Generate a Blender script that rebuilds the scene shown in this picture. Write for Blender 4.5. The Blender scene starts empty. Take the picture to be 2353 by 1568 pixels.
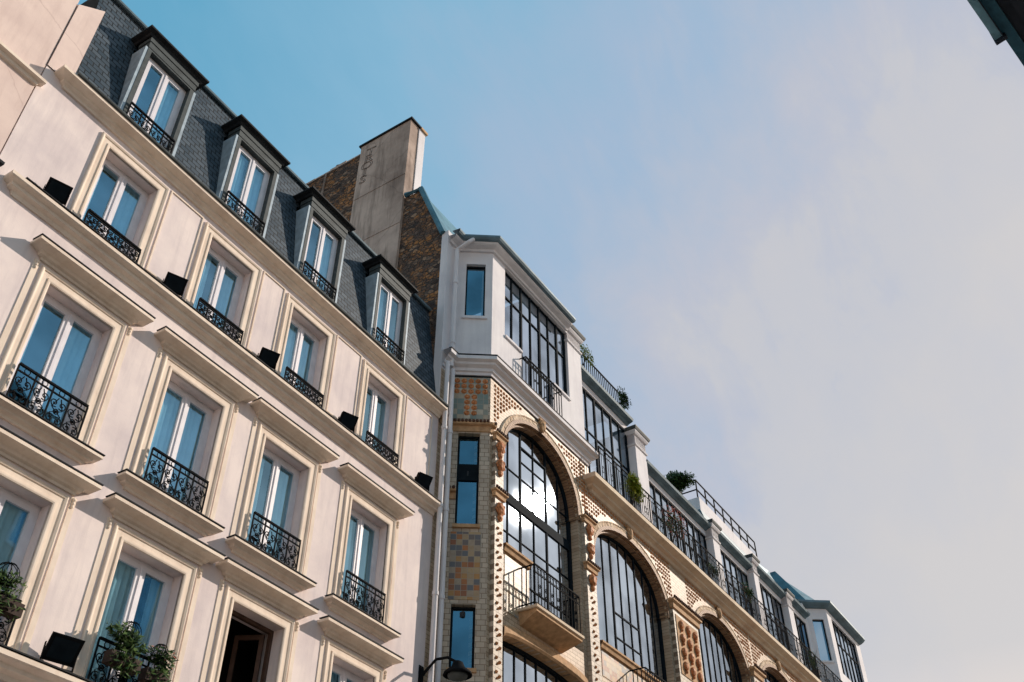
import bpy, math, random
from mathutils import Vector, Matrix
rad=math.radians; PI=math.pi
random.seed(4)
scene=bpy.context.scene; col=scene.collection
D=11.5
# ---------------------------------------------------------------- materials
def base(name):
    m=bpy.data.materials.new(name); m.use_nodes=True
    t=m.node_tree; return m,t,t.nodes['Principled BSDF']
def nd(t,ty,**kw):
    n=t.nodes.new(ty)
    for k,v in kw.items():
        if k[0]=='_': setattr(n,k[1:],v)
        else: n.inputs[k.replace('~',' ')].default_value=v
    return n
def c4(c): return (c[0],c[1],c[2],1)
def coords(t,scale=(1,1,1)):
    tc=nd(t,'ShaderNodeTexCoord'); mp=nd(t,'ShaderNodeMapping'); mp.inputs['Scale'].default_value=scale
    t.links.new(tc.outputs['Object'],mp.inputs['Vector']); return mp.outputs[0]
def ramp(t,fac,stops,const=False):
    r=nd(t,'ShaderNodeValToRGB'); t.links.new(fac,r.inputs[0]); e=r.color_ramp.elements
    if const: r.color_ramp.interpolation='CONSTANT'
    e[0].position=stops[0][0]; e[0].color=c4(stops[0][1]); e[1].position=stops[-1][0]; e[1].color=c4(stops[-1][1])
    for p,c in stops[1:-1]:
        q=e.new(p); q.color=c4(c)
    return r.outputs[0]
def mixc(t,fac,a,b,mode='MIX'):
    n=nd(t,'ShaderNodeMix',_data_type='RGBA',_blend_type=mode)
    if isinstance(fac,(int,float)): n.inputs[0].default_value=fac
    else: t.links.new(fac,n.inputs[0])
    for i,v in ((6,a),(7,b)):
        if isinstance(v,tuple): n.inputs[i].default_value=c4(v)
        else: t.links.new(v,n.inputs[i])
    return n.outputs[2]
def bump(t,b,h,s,d=.02):
    n=nd(t,'ShaderNodeBump',Strength=s,Distance=d); t.links.new(h,n.inputs['Height']); t.links.new(n.outputs[0],b.inputs['Normal'])
def stucco(name,c1,c2,rough=.85,streak=.35,bs=.25,dirt=(.3,.25,.22),bsc=45.,bd=.006,big=.9,cracks=0):
    m,t,b=base(name); co=coords(t)
    n1=nd(t,'ShaderNodeTexNoise',Scale=big,Detail=7.,Roughness=.62); t.links.new(co,n1.inputs['Vector'])
    c=ramp(t,n1.outputs[0],[(.36,c2),(.62,c1)])
    co2=coords(t,(3.2,3.2,.35)); n2=nd(t,'ShaderNodeTexNoise',Scale=1.3,Detail=7.,Roughness=.7); t.links.new(co2,n2.inputs['Vector'])
    f=ramp(t,n2.outputs[0],[(.48,(0,0,0)),(.78,(streak,)*3)])
    c=mixc(t,f,c,dirt)
    if cracks:
        wv=nd(t,'ShaderNodeTexNoise',Scale=2.5,Detail=5.); t.links.new(co,wv.inputs['Vector'])
        mxv=mixc(t,.25,co,wv.outputs[1]); v=nd(t,'ShaderNodeTexVoronoi',Scale=.45,_feature='DISTANCE_TO_EDGE'); t.links.new(mxv,v.inputs['Vector'])
        e=ramp(t,v.outputs[0],[(0,(cracks,)*3),(.006,(0,0,0))]); c=mixc(t,e,c,dirt)
    n3=nd(t,'ShaderNodeTexNoise',Scale=bsc,Detail=4.); t.links.new(co,n3.inputs['Vector'])
    t.links.new(c,b.inputs['Base Color']); b.inputs['Roughness'].default_value=rough
    b.inputs['Specular IOR Level'].default_value=.1
    bump(t,b,n3.outputs[0],bs,bd); return m
def plain(name,c,rough=.6,metal=0,var=.25,scale=6.,spec=.3):
    m,t,b=base(name); co=coords(t)
    n=nd(t,'ShaderNodeTexNoise',Scale=scale,Detail=5.); t.links.new(co,n.inputs['Vector'])
    cc=ramp(t,n.outputs[0],[(.3,tuple(x*(1-var) for x in c)),(.7,tuple(min(1,x*(1+var*.4)) for x in c))])
    t.links.new(cc,b.inputs['Base Color']); b.inputs['Roughness'].default_value=rough; b.inputs['Metallic'].default_value=metal; b.inputs['Specular IOR Level'].default_value=spec
    bump(t,b,n.outputs[0],.08,.01); return m
def brick(name,a,c,mort,w,h,ms=.006,rough=.5,bs=.4,noise=.5,off=.5,spec=.2,dirt=(.2,.18,.15)):
    m,t,b=base(name); tc=nd(t,'ShaderNodeTexCoord'); s=nd(t,'ShaderNodeSeparateXYZ'); cb=nd(t,'ShaderNodeCombineXYZ')
    t.links.new(tc.outputs['Object'],s.inputs[0]); t.links.new(s.outputs[0],cb.inputs[0]); t.links.new(s.outputs[2],cb.inputs[1])
    k=nd(t,'ShaderNodeTexBrick',Scale=1.,Color1=c4(a),Color2=c4(c),Mortar=c4(mort)); k.offset=off
    k.inputs['Mortar Size'].default_value=ms; k.inputs['Brick Width'].default_value=w; k.inputs['Row Height'].default_value=h; k.inputs['Mortar Smooth'].default_value=.2
    t.links.new(cb.outputs[0],k.inputs[0])
    n=nd(t,'ShaderNodeTexNoise',Scale=1.6,Detail=7.,Roughness=.7); t.links.new(tc.outputs['Object'],n.inputs['Vector'])
    f=ramp(t,n.outputs[0],[(.42,(0,0,0)),(.75,(noise,)*3)])
    cc=mixc(t,f,k.outputs[0],dirt)
    t.links.new(cc,b.inputs['Base Color']); b.inputs['Roughness'].default_value=rough; b.inputs['Specular IOR Level'].default_value=spec
    inv=nd(t,'ShaderNodeMath',_operation='SUBTRACT'); inv.inputs[0].default_value=1; t.links.new(k.outputs[1],inv.inputs[1])
    bump(t,b,inv.outputs[0],bs,.012); return m
def tiles(name,size,cols,grout=(.35,.30,.24),rough=.45):
    m,t,b=base(name); tc=nd(t,'ShaderNodeTexCoord'); s=nd(t,'ShaderNodeSeparateXYZ'); t.links.new(tc.outputs['Object'],s.inputs[0])
    fl=[];fr=[]
    for i in (0,2):
        d=nd(t,'ShaderNodeMath',_operation='DIVIDE'); t.links.new(s.outputs[i],d.inputs[0]); d.inputs[1].default_value=size
        a=nd(t,'ShaderNodeMath',_operation='FLOOR'); t.links.new(d.outputs[0],a.inputs[0]); fl.append(a)
        g=nd(t,'ShaderNodeMath',_operation='FRACT'); t.links.new(d.outputs[0],g.inputs[0])
        h=nd(t,'ShaderNodeMath',_operation='GREATER_THAN'); t.links.new(g.outputs[0],h.inputs[0]); h.inputs[1].default_value=.08; fr.append(h)
    cb=nd(t,'ShaderNodeCombineXYZ'); t.links.new(fl[0].outputs[0],cb.inputs[0]); t.links.new(fl[1].outputs[0],cb.inputs[1])
    w=nd(t,'ShaderNodeTexWhiteNoise',_noise_dimensions='2D'); t.links.new(cb.outputs[0],w.inputs['Vector'])
    c=ramp(t,w.outputs[0],[(i/len(cols),x) for i,x in enumerate(cols)],True)
    n=nd(t,'ShaderNodeTexNoise',Scale=7.,Detail=6.,Roughness=.7); t.links.new(tc.outputs['Object'],n.inputs['Vector'])
    c=mixc(t,ramp(t,n.outputs[0],[(.45,(0,0,0)),(.8,(.5,.5,.5))]),c,(.20,.14,.09))
    mu=nd(t,'ShaderNodeMath',_operation='MULTIPLY'); t.links.new(fr[0].outputs[0],mu.inputs[0]); t.links.new(fr[1].outputs[0],mu.inputs[1])
    cc=mixc(t,mu.outputs[0],grout,c); t.links.new(cc,b.inputs['Base Color']); b.inputs['Roughness'].default_value=rough; b.inputs['Specular IOR Level'].default_value=.25
    bump(t,b,mu.outputs[0],.4,.008); return m
def rubble():
    m,t,b=base('rubble_stone'); co=coords(t,(1,1,1.6))
    v=nd(t,'ShaderNodeTexVoronoi',Scale=5.5); t.links.new(co,v.inputs['Vector'])
    v2=nd(t,'ShaderNodeTexVoronoi',Scale=5.5,_feature='DISTANCE_TO_EDGE'); t.links.new(co,v2.inputs['Vector'])
    sp=nd(t,'ShaderNodeSeparateColor'); t.links.new(v.outputs['Color'],sp.inputs[0])
    c=ramp(t,sp.outputs[0],[(0,(.03,.018,.014)),(.4,(.15,.09,.06)),(.7,(.09,.06,.05)),(1,(.32,.21,.14))])
    n=nd(t,'ShaderNodeTexNoise',Scale=1.6,Detail=9.,Roughness=.8); t.links.new(co,n.inputs['Vector'])
    f=ramp(t,n.outputs[0],[(.5,(0,0,0)),(.6,(.85,.85,.85))]); c=mixc(t,f,c,(.46,.19,.05))
    n4=nd(t,'ShaderNodeTexNoise',Scale=.9,Detail=8.,Roughness=.7); co4=coords(t,(1.3,1.3,1.3)); t.links.new(co4,n4.inputs['Vector'])
    f=ramp(t,n4.outputs[0],[(.5,(0,0,0)),(.62,(.75,.75,.75))]); c=mixc(t,f,c,(.05,.035,.03))
    e=ramp(t,v2.outputs[0],[(0,(0,0,0)),(.09,(1,1,1))]); c=mixc(t,e,(.15,.11,.085),c)
    t.links.new(c,b.inputs['Base Color']); b.inputs['Roughness'].default_value=.95; bump(t,b,e,1.,.07); return m
def glass(name,tint,refl,rough=.02,trc=(.55,.66,.72),var=.1):
    m,t,b=base(name); t.nodes.remove(b); out=t.nodes['Material Output']
    g=nd(t,'ShaderNodeBsdfGlossy',Color=c4(tint),Roughness=rough); tr=nd(t,'ShaderNodeBsdfTransparent',Color=c4(trc))
    mx=nd(t,'ShaderNodeMixShader')
    co=coords(t); n=nd(t,'ShaderNodeTexNoise',Scale=1.1,Detail=1.); t.links.new(co,n.inputs['Vector'])
    n2=nd(t,'ShaderNodeTexNoise',Scale=.8,Detail=3.); t.links.new(co,n2.inputs['Vector'])
    mr=nd(t,'ShaderNodeMapRange'); t.links.new(n2.outputs[0],mr.inputs[0]); mr.inputs[1].default_value=.35; mr.inputs[2].default_value=.65; mr.inputs[3].default_value=refl-var; mr.inputs[4].default_value=min(1,refl+var)
    t.links.new(mr.outputs[0],mx.inputs[0])
    bp=nd(t,'ShaderNodeBump',Strength=.2,Distance=.05); t.links.new(n.outputs[0],bp.inputs['Height']); t.links.new(bp.outputs[0],g.inputs['Normal'])
    t.links.new(tr.outputs[0],mx.inputs[1]); t.links.new(g.outputs[0],mx.inputs[2]); t.links.new(mx.outputs[0],out.inputs[0]); return m
def leafm(name,a,c):
    m,t,b=base(name); co=coords(t); n=nd(t,'ShaderNodeTexNoise',Scale=9.,Detail=3.); t.links.new(co,n.inputs['Vector'])
    cc=ramp(t,n.outputs[0],[(.35,a),(.65,c)]); t.links.new(cc,b.inputs['Base Color']); b.inputs['Roughness'].default_value=.6; b.inputs['Specular IOR Level'].default_value=.2; return m
M=dict(
 wall=stucco('pink_stucco',(.84,.735,.695),(.66,.575,.575),dirt=(.44,.38,.40),streak=.5,big=.7),
 trim=stucco('cream_trim',(.86,.74,.62),(.74,.62,.52),streak=.4,dirt=(.48,.33,.22),big=1.6),
 wall2=stucco('neighbour_plaster',(.80,.65,.58),(.68,.54,.49),streak=.5,dirt=(.45,.33,.3),cracks=.5),
 white=stucco('white_render',(.80,.77,.775),(.70,.67,.69),streak=.35,dirt=(.43,.41,.42)),
 cement=stucco('brown_grey_plaster',(.60,.475,.40),(.31,.235,.195),streak=.85,dirt=(.10,.075,.06),big=.5,cracks=.35),
 frame=plain('white_painted_frame',(.72,.70,.74),.5,var=.08),
 wood=plain('brown_wood_casement',(.09,.05,.035),.6,var=.3),
 grey=plain('grey_painted_wood',(.065,.078,.08),.7,var=.35),
 zinc=plain('zinc_sheet',(.14,.21,.25),.55,.15,var=.4,scale=2.),
 teal=plain('teal_zinc_roof',(.10,.23,.29),.5,.15,var=.4,scale=2.),
 zincl=plain('pale_zinc_flashing',(.36,.44,.50),.6,.1,var=.3),
 dark=plain('dark_lead',(.018,.020,.023),.7,var=.4,spec=.15),
 scrawl=plain('faded_spray_paint',(.12,.09,.08),.9,var=.3),
 iron=plain('black_iron',(.010,.011,.013),.8,var=.3,spec=.04),
 steel=plain('dark_steel_mullion',(.012,.018,.024),.8,var=.3,spec=.05),
 slate=brick('slate',(.026,.046,.066),(.075,.10,.125),(.005,.007,.009),.21,.125,.013,.6,.9,.5,dirt=(.022,.034,.044)),
 gbrick=brick('glazed_brick',(.62,.49,.35),(.44,.33,.23),(.22,.15,.10),.24,.095,.006,.5,.4,.55,dirt=(.36,.21,.12)),
 sbrick=brick('glazed_square_brick',(.58,.50,.40),(.42,.36,.29),(.20,.15,.11),.19,.12,.007,.5,.4,.5,dirt=(.30,.20,.12)),
 bband=brick('brown_arch_brick',(.30,.16,.09),(.42,.26,.15),(.12,.07,.04),.07,.07,.006,.6,.5,.4,dirt=(.15,.08,.05)),
 mosaic=tiles('mosaic_tiles',.135,[(.42,.30,.18),(.40,.16,.06),(.44,.24,.09),(.18,.15,.14),(.44,.32,.18),(.30,.12,.06),(.38,.30,.22),(.15,.15,.16)]),
 tealt=tiles('teal_white_tiles',.16,[(.52,.46,.36),(.22,.27,.24),(.46,.38,.28),(.30,.31,.26)]),
 palet=tiles('pale_mosaic',.15,[(.50,.41,.29),(.38,.33,.27),(.27,.28,.27),(.50,.39,.26),(.46,.27,.13)]),
 terra=plain('terracotta',(.60,.24,.10),.6,var=.5,scale=14.,spec=.15),
 terral=plain('light_terracotta',(.58,.27,.12),.7,var=.4,scale=6.,spec=.1),
 ochre=plain('ochre_stone',(.54,.34,.19),.75,var=.3,scale=8.,spec=.1),
 brown=plain('brown_glazed_ledge',(.11,.055,.035),.6,var=.4,scale=15.,spec=.2),
 stone=stucco('cream_stone',(.76,.63,.48),(.62,.49,.37),streak=.45,dirt=(.36,.24,.15)),
 relief=stucco('carved_stone',(.76,.62,.47),(.54,.40,.28),streak=.5,dirt=(.36,.21,.11),bs=1.,bsc=11.,bd=.07,big=4.),
 rubble=rubble(),
 glass=glass('window_glass',(.42,.74,.90),.42,trc=(.52,.72,.80)), glass2=glass('studio_glass',(.58,.68,.80),.72,var=.22),
 glassd=glass('dark_window_glass',(.28,.46,.57),.5),
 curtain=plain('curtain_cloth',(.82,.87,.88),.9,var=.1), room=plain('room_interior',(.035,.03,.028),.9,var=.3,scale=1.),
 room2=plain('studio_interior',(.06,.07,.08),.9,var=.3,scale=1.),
 leaf=leafm('leaf_dark',(.025,.055,.02),(.09,.15,.035)), leaf2=leafm('leaf_bright',(.16,.22,.02),(.40,.40,.05)),
 petal=leafm('petal_pink',(.45,.10,.08),(.6,.28,.22)), pot=plain('clay_pot',(.055,.035,.028),.85),
 bark=plain('bark',(.06,.04,.03),.9), asphalt=plain('asphalt',(.06,.058,.055),.9,scale=30.), paving=brick('paving_slab',(.38,.34,.30),(.33,.30,.27),(.12,.11,.1),.6,.6,.01,.85),
 ground=plain('ground_soil',(.13,.12,.10),.95), opp=stucco('opposite_wall',(.62,.52,.43),(.52,.44,.37)),
 oblue=plain('blue_painted_fascia',(.20,.42,.55),.5), oblue2=plain('blue_painted_soffit',(.03,.13,.20),.5), odark=plain('dark_soffit',(.02,.03,.05),.6))
# ---------------------------------------------------------------- mesh builder
class MB:
    def __init__(s): s.v=[]; s.f=[]
    def box(s,x0,x1,y0,y1,z0,z1):
        b=len(s.v); s.v+=[(x,y,z) for z in (z0,z1) for x,y in ((x0,y0),(x1,y0),(x1,y1),(x0,y1))]
        s.f+=[tuple(b+i for i in q) for q in ((3,2,1,0),(4,5,6,7),(0,1,5,4),(1,2,6,5),(2,3,7,6),(3,0,4,7))]; return s
    def quad(s,*p):
        b=len(s.v); s.v+=[tuple(q) for q in p]; s.f.append(tuple(range(b,b+len(p)))); return s
    def grid(s,rows,closed=False):
        b=len(s.v); n=len(rows[0])
        for r in rows: s.v+=[tuple(p) for p in r]
        for i in range(len(rows)-1):
            for j in range(n if closed else n-1):
                k=(j+1)%n; s.f.append((b+i*n+j,b+i*n+k,b+(i+1)*n+k,b+(i+1)*n+j))
        return s
    def sweep(s,path,prof):
        ns=[]
        for i in range(len(path)-1):
            dx,dy=path[i+1][0]-path[i][0],path[i+1][1]-path[i][1]; l=math.hypot(dx,dy); ns.append((dy/l,-dx/l))
        offs=[]
        for i in range(len(path)):
            if i==0: o=ns[0]
            elif i==len(path)-1: o=ns[-1]
            else:
                a,b=ns[i-1],ns[i]; k=1+a[0]*b[0]+a[1]*b[1]; o=((a[0]+b[0])/k,(a[1]+b[1])/k)
            offs.append(o)
        s.grid([[(p[0]+o[0]*d,p[1]+o[1]*d,z) for p,o in zip(path,offs)] for d,z in prof]); return s
    def surround(s,hw,h,prof):
        s.grid([[(-(hw+o),-d,0),(-(hw+o),-d,h+o),(hw+o,-d,h+o),(hw+o,-d,0)] for o,d in prof]); return s
    def tube(s,path,r,n=6,closed=False):
        P=[Vector(p) for p in path]; rows=[]
        for i,p in enumerate(P):
            a=P[i-1] if (i>0 or closed) else p; b=P[(i+1)%len(P)] if (i<len(P)-1 or closed) else p
            t=(b-a).normalized(); ref=Vector((0,1,0)) if abs(t.y)<.85 else Vector((1,0,0))
            u=t.cross(ref).normalized(); w=t.cross(u)
            rr=r[i] if isinstance(r,(list,tuple)) else r
            rows.append([p+(u*math.cos(2*PI*k/n)+w*math.sin(2*PI*k/n))*rr for k in range(n)])
        if closed: rows.append(rows[0])
        s.grid(rows,True)
        if not closed:
            b=len(s.v); s.v+=[tuple(x) for x in rows[0]]+[tuple(x) for x in rows[-1]]
            s.f+=[tuple(range(b,b+n)),tuple(range(b+2*n-1,b+n-1,-1))]
        return s
    def ball(s,c,rx,ry=None,rz=None,n=8,m=5,lump=0):
        ry=ry or rx; rz=rz or rx; rows=[]
        for i in range(m+1):
            a=PI*i/m; row=[]
            for j in range(n):
                q=1+random.uniform(-lump,lump); b_=2*PI*j/n
                row.append((c[0]+rx*q*math.sin(a)*math.cos(b_),c[1]+ry*q*math.sin(a)*math.sin(b_),c[2]+rz*q*math.cos(a)))
            rows.append(row)
        s.grid(rows,True); return s
    def rosette(s,x,z,r,y=0,d=.03):
        n=10; b=len(s.v); s.v+=[(x,y-d*.5,z)]
        for k in range(n):
            a=2*PI*k/n; s.v.append((x+r*.45*math.cos(a),y-d,z+r*.45*math.sin(a)))
        for k in range(n):
            a=2*PI*k/n; q=r*(1 if k%2 else .82); s.v.append((x+q*math.cos(a),y-d*.35,z+q*math.sin(a)))
        for k in range(n):
            a=2*PI*k/n; s.v.append((x+r*math.cos(a),y+.001,z+r*math.sin(a)))
        for k in range(n):
            l=(k+1)%n; s.f+=[(b,b+1+k,b+1+l),(b+1+k,b+1+n+k,b+1+n+l,b+1+l),(b+1+n+k,b+1+2*n+k,b+1+2*n+l,b+1+n+l)]
        return s
    def leaves(s,c,r,n,sz,shell=.4):
        for _ in range(n):
            d=Vector([random.gauss(0,1) for _ in range(3)]).normalized(); q=shell+(1-shell)*random.random()**.6
            p=Vector((c[0]+d.x*r[0]*q,c[1]+d.y*r[1]*q,c[2]+d.z*r[2]*q))
            u=Vector([random.gauss(0,1) for _ in range(3)]).normalized(); w=u.orthogonal().normalized(); k=sz*random.uniform(.6,1.3)
            s.quad(p-u*k,p+w*k*.45,p+u*k,p-w*k*.45)
        return s
    def build(s,name,mat,parent=None,loc=None,rz=0,smooth=False,label=None):
        me=bpy.data.meshes.new(name); me.from_pydata(s.v,[],s.f); me.materials.append(M[mat]); me.update()
        if smooth: me.polygons.foreach_set('use_smooth',[True]*len(me.polygons))
        o=bpy.data.objects.new(name,me); col.objects.link(o); o.parent=parent
        if loc: o.location=loc
        o.rotation_euler.z=rz
        if label: o['label']=label
        return o
def thing(name,label,cat,loc=(0,0,0),rz=0,group=None):
    o=bpy.data.objects.new(name,None); col.objects.link(o); o.location=loc; o.rotation_euler.z=rz
    o['label']=label; o['category']=cat
    if group: o['group']=group
    return o
def copy_tree(o,parent=None):
    c=o.copy(); col.objects.link(c); c.parent=parent
    for ch in [x for x in bpy.data.objects if x.parent==o]: copy_tree(ch,c)
    return c
def struct(name,mb,mat):
    o=mb.build(name,mat); o['kind']='structure'; return o
# ---------------------------------------------------------------- ironwork
def spiral(cx,cz,r0,r1,a0,a1,n=14):
    return [(cx+(r0+(r1-r0)*i/n)*math.cos(a0+(a1-a0)*i/n),0,cz+(r0+(r1-r0)*i/n)*math.sin(a0+(a1-a0)*i/n)) for i in range(n+1)]
def rail_mesh(w,h,cells=4,ret=0,t=.015):
    m=MB(); x0=-w/2
    m.box(x0,w/2,-.02,.02,h-.03,h); m.box(x0,w/2,-.011,.011,h*.80,h*.80+.02); m.box(x0,w/2,-.014,.014,.03,.055)
    for i in range(cells+1): 
        x=x0+w*i/cells; m.box(x-.012,x+.012,-.0095,.0095,.0,h-.03)
    cw=w/cells; H=h*.80
    for i in range(cells):
        cx=x0+cw*(i+.5)
        r=min(cw*.24,H*.24)
        for sg in (-1,1):
            m.tube([(cx+sg*(p[0]),p[1],p[2]) for p in spiral(cw*.22,H*.76,r,.01,-PI/2-.6,PI*2.1)],t*.6,5)
            m.tube([(cx+sg*(p[0]),p[1],p[2]) for p in spiral(cw*.22,H*.27,r,.01,PI/2+.6,-PI*2.1)],t*.6,5)
            m.tube([(cx+sg*cw*.06,0,H*.10),(cx+sg*cw*.30,0,H*.42),(cx+sg*cw*.04,0,H*.52),(cx+sg*cw*.30,0,H*.62),(cx+sg*cw*.06,0,H*.94)],t*.6,5)
        m.tube(spiral(cx,H*.52,cw*.13,cw*.13,0,2*PI,10),t*.6,5)
        m.tube(spiral(cx,(H+h)/2-.005,h*.07,h*.07,0,2*PI,8),t*.5,5)
        m.ball((cx,0,H*.52),.022,.022,.022,6,4)
    return m
# ---------------------------------------------------------------- left building
CX=[6.13,8.57,10.84,13.32]
XL,XR=4.55,15.42
A=thing('apartment_building','pale stucco apartment house with slate mansard, four dormers and four columns of hooded windows','building',(0,D,0))
rows={'A':(13.05,2.0,.55),'B':(9.58,2.24,.60),'C':(6.51,2.14,.60)}
w=MB()
def band(z0,z1,hw=None):
    if hw is None: w.box(XL-.45,XR,0,.45,z0,z1); return
    e=XL-.45
    for c in CX: w.box(e,c-hw,0,.45,z0,z1); e=c+hw
    w.box(e,XR,0,.45,z0,z1)
band(0,6.51); band(6.51,8.65,.6); band(8.65,9.58); band(9.58,11.82,.6); band(11.82,13.05); band(13.05,15.05,.55); band(15.05,15.62)
w.box(XL-.45,XL,.45,10,0,15.62); w.box(XR-.3,XR,.45,10,0,15.62); w.box(XL,XR-.3,9.7,10,0,15.62)
wall=w.build('wall','wall',A)
m=MB(); p=[(XL-.45,17.45),(XL-.45,15.62),(XL,15.62),(XL,17.85)]
m.quad(*[(x,-.02,z) for x,z in p]); m.quad((XL,-.02,15.62),(XL,3,15.62),(XL,3,19.6),(XL,.45,17.95),(XL,-.02,17.85)); m.quad((XL-.45,-.02,17.45),(XL,-.02,17.85),(XL,3,19.6),(XL-.45,3,19.2))
m.quad((XL-.45,-.02,15.62),(XL-.45,3,15.62),(XL-.45,3,19.2),(XL-.45,-.02,17.45))
m.build('parapet','wall2',A)
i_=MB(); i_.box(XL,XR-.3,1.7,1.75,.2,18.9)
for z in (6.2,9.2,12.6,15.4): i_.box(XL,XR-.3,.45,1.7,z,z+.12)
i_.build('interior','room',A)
for a,b in ((CX[0]+.82,CX[1]-.82),(CX[1]+.82,CX[2]-.82),(CX[2]+.82,CX[3]-.82),(CX[3]+.84,XR-.25)):
    m=MB()
    m.grid([[(x,y,z) for x,z in ((a+o,13.3+o),(b-o,13.3+o),(b-o,15.3-o),(a+o,15.3-o),(a+o,13.3+o))] for o,y in ((0,0),(0,-.02),(.03,-.02),(.03,0))])
    m.build('panel_moulding','trim',A)
cor=[(0,15.42),(.04,15.42),(.05,15.47),(.10,15.50),(.11,15.54),(.20,15.57),(.25,15.59),(.25,15.65),(.22,15.67),(0,15.68)]
MB().sweep([(XL-.05,.05),(XL-.05,0),(XR,0)],cor).build('cornice','trim',A)
g=MB(); g.tube([(XL-.05,-.26,15.69),(XR,-.26,15.69)],.035,8); g.build('gutter','grey',A)
sb=[(0,12.78),(.03,12.78),(.05,12.84),(.12,12.87),(.13,12.92),(.20,12.95),(.22,12.97),(.22,13.03),(.20,13.045),(0,13.05)]
b1=MB().sweep([(XL-.05,.05),(XL-.05,0),(XR,0)],sb).build('string_course','trim',A)
MB().box(XL-.06,XR,-.235,-.15,13.046,13.064).build('flashing','dark',b1)
b2=MB().sweep([(XL-.05,.05),(XL-.05,0),(XR,0)],[(d*1.25,z-6.54) for d,z in sb]).build('string_course','trim',A)
MB().box(XL-.06,XR,-.29,-.2,6.508,6.526).build('flashing','dark',b2)
SP=[(0,-.02),(0,.03),(.02,.038),(.05,.038),(.055,.02),(.145,.02),(.15,.035),(.18,.048),(.195,.045),(.205,.025),(.205,0)]
HOOD=[(0,.04),(.035,.04),(.045,.08),(.09,.10),(.10,.13),(.11,.145),(.20,.175),(.26,.185),(.26,.235),(.24,.245),(0,.27)]
SILL=[(0,-.17),(.04,-.17),(.05,-.13),(.11,-.11),(.12,-.08),(.18,-.06),(.21,-.05),(.21,-.01),(.2,0),(0,.004)]
def curtain(hw,h,l,r,y=.36):
    m=MB()
    for a,b in ((-hw+.02,-hw+.02+l*hw),(hw-.02-r*hw,hw-.02)):
        if b-a<.08: continue
        n=int((b-a)/.014)+2; ph=random.random()*6; rowsx=[]
        for z,am in ((.03,1.3),(h*.5,1.),(h-.03,.7)):
            rowsx.append([(a+(b-a)*i/n+random.uniform(-.002,.002),y+.02*am*math.sin(ph+i*.75)+.012*math.sin(i*.31+ph),z) for i in range(n+1)])
        m.grid(rowsx)
    return m
def win_frame(hw,h,y=.21,open_=False):
    m=MB(); e=.06
    m.box(-hw,-hw+e,y,y+.07,0,h); m.box(hw-e,hw,y,y+.07,0,h); m.box(-hw+e,hw-e,y,y+.07,h-e,h); m.box(-hw+e,hw-e,y,y+.07,0,.07)
    if not open_:
        for a,b in ((-hw+e+.004,-.004),(.004,hw-e-.004)):
            m.box(a,a+.075,y-.012,y+.05,.074,h-e-.004); m.box(b-.075,b,y-.012,y+.05,.074,h-e-.004)
            m.box(a+.075,b-.075,y-.012,y+.05,.074,.16); m.box(a+.075,b-.075,y-.012,y+.05,h-e-.08,h-e-.004)
        m.box(-.022,.022,y-.03,y-.013,.09,h-e-.02)
    return m
def sash(w_,h): 
    m=MB(); m.box(0,.07,0,.05,0,h); m.box(w_-.07,w_,0,.05,0,h); m.box(.07,w_-.07,0,.05,0,.09); m.box(.07,w_-.07,0,.05,h-.08,h); return m
cache={}
def dupmesh(key,fn,name,mat,parent,loc=(0,0,0)):
    if key not in cache:
        o=fn().build(name,mat,parent,loc); cache[key]=o; return o
    o=cache[key].copy(); col.objects.link(o); o.parent=parent; o.location=loc; return o
def window(cx,z,h,hw,kind,cl,cr,opn=False):
    o=dupmesh(('f',hw,h,opn),lambda:win_frame(hw,h,open_=opn),'window','wood' if opn else 'frame',A,(cx,0,z))
    if not opn:
        dupmesh(('p',hw,h),lambda:MB().quad((-hw+.06,.235,.07),(-.02,.235,.07),(-.02,.235,h-.06),(-hw+.06,.235,h-.06)).quad((.02,.235,.07),(hw-.06,.235,.07),(hw-.06,.235,h-.06),(.02,.235,h-.06)),'pane','glass',o)
        curtain(hw,h,cl,cr,y=.32).build('curtain','curtain',o)
    else:
        o['label']='dark open window with brown casements swung inward'
        sash(.5,h-.15).build('sash','wood',o,(hw-.06,.34,.08),rad(118))
        sash(.5,h-.15).build('sash','wood',o,(-hw+.06,.34,.08),rad(80))
    def sur():
        m=MB().surround(hw,h,SP)
        if kind!='A':
            for sg in (-1,1):
                a,b=sorted((sg*(hw+.25),sg*(hw+.34))); m.box(a,b,-.015,.0,0,h+.24)
                for k in range(3): m.ball((sg*(hw+.295),-.025,h+.2-.055*k),.03-.006*k,.025-.004*k,.03,8,5)
        return m
    dupmesh(('s',hw,h,kind),sur,'surround','trim',o)
    if kind!='A':
        dupmesh(('h',hw,h),lambda:MB().sweep([(-hw-.24,.03),(-hw-.24,0),(hw+.24,0),(hw+.24,.03)],HOOD),'hood','trim',o,(0,0,h+.22))
        dupmesh(('hf',hw,h),lambda:MB().box(-hw-.51,hw+.51,-.27,-.05,.247,.265),'flashing','dark',o,(0,0,h+.22))
    if kind=='B':
        dupmesh(('sl',hw),lambda:MB().sweep([(-hw-.2,.03),(-hw-.2,0),(hw+.2,0),(hw+.2,.03)],SILL),'sill','trim',o)
        dupmesh(('slf',hw),lambda:MB().box(-hw-.42,hw+.42,-.225,-.02,.006,.020),'flashing','dark',o)
    dupmesh(('fl',hw),lambda:MB().box(-hw,hw,-.02,.21,.012,.03),'threshold','zincl',o)
    if kind=='A': dupmesh(('r',kind),lambda:rail_mesh(2*hw-.02,.36,5),'railing','iron',o,(0,-.15,.03))
    else: dupmesh(('r','B'),lambda:rail_mesh(2*hw-.02,.66,4),'railing','iron',o,(0,-.09,.03))
    return o
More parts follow.
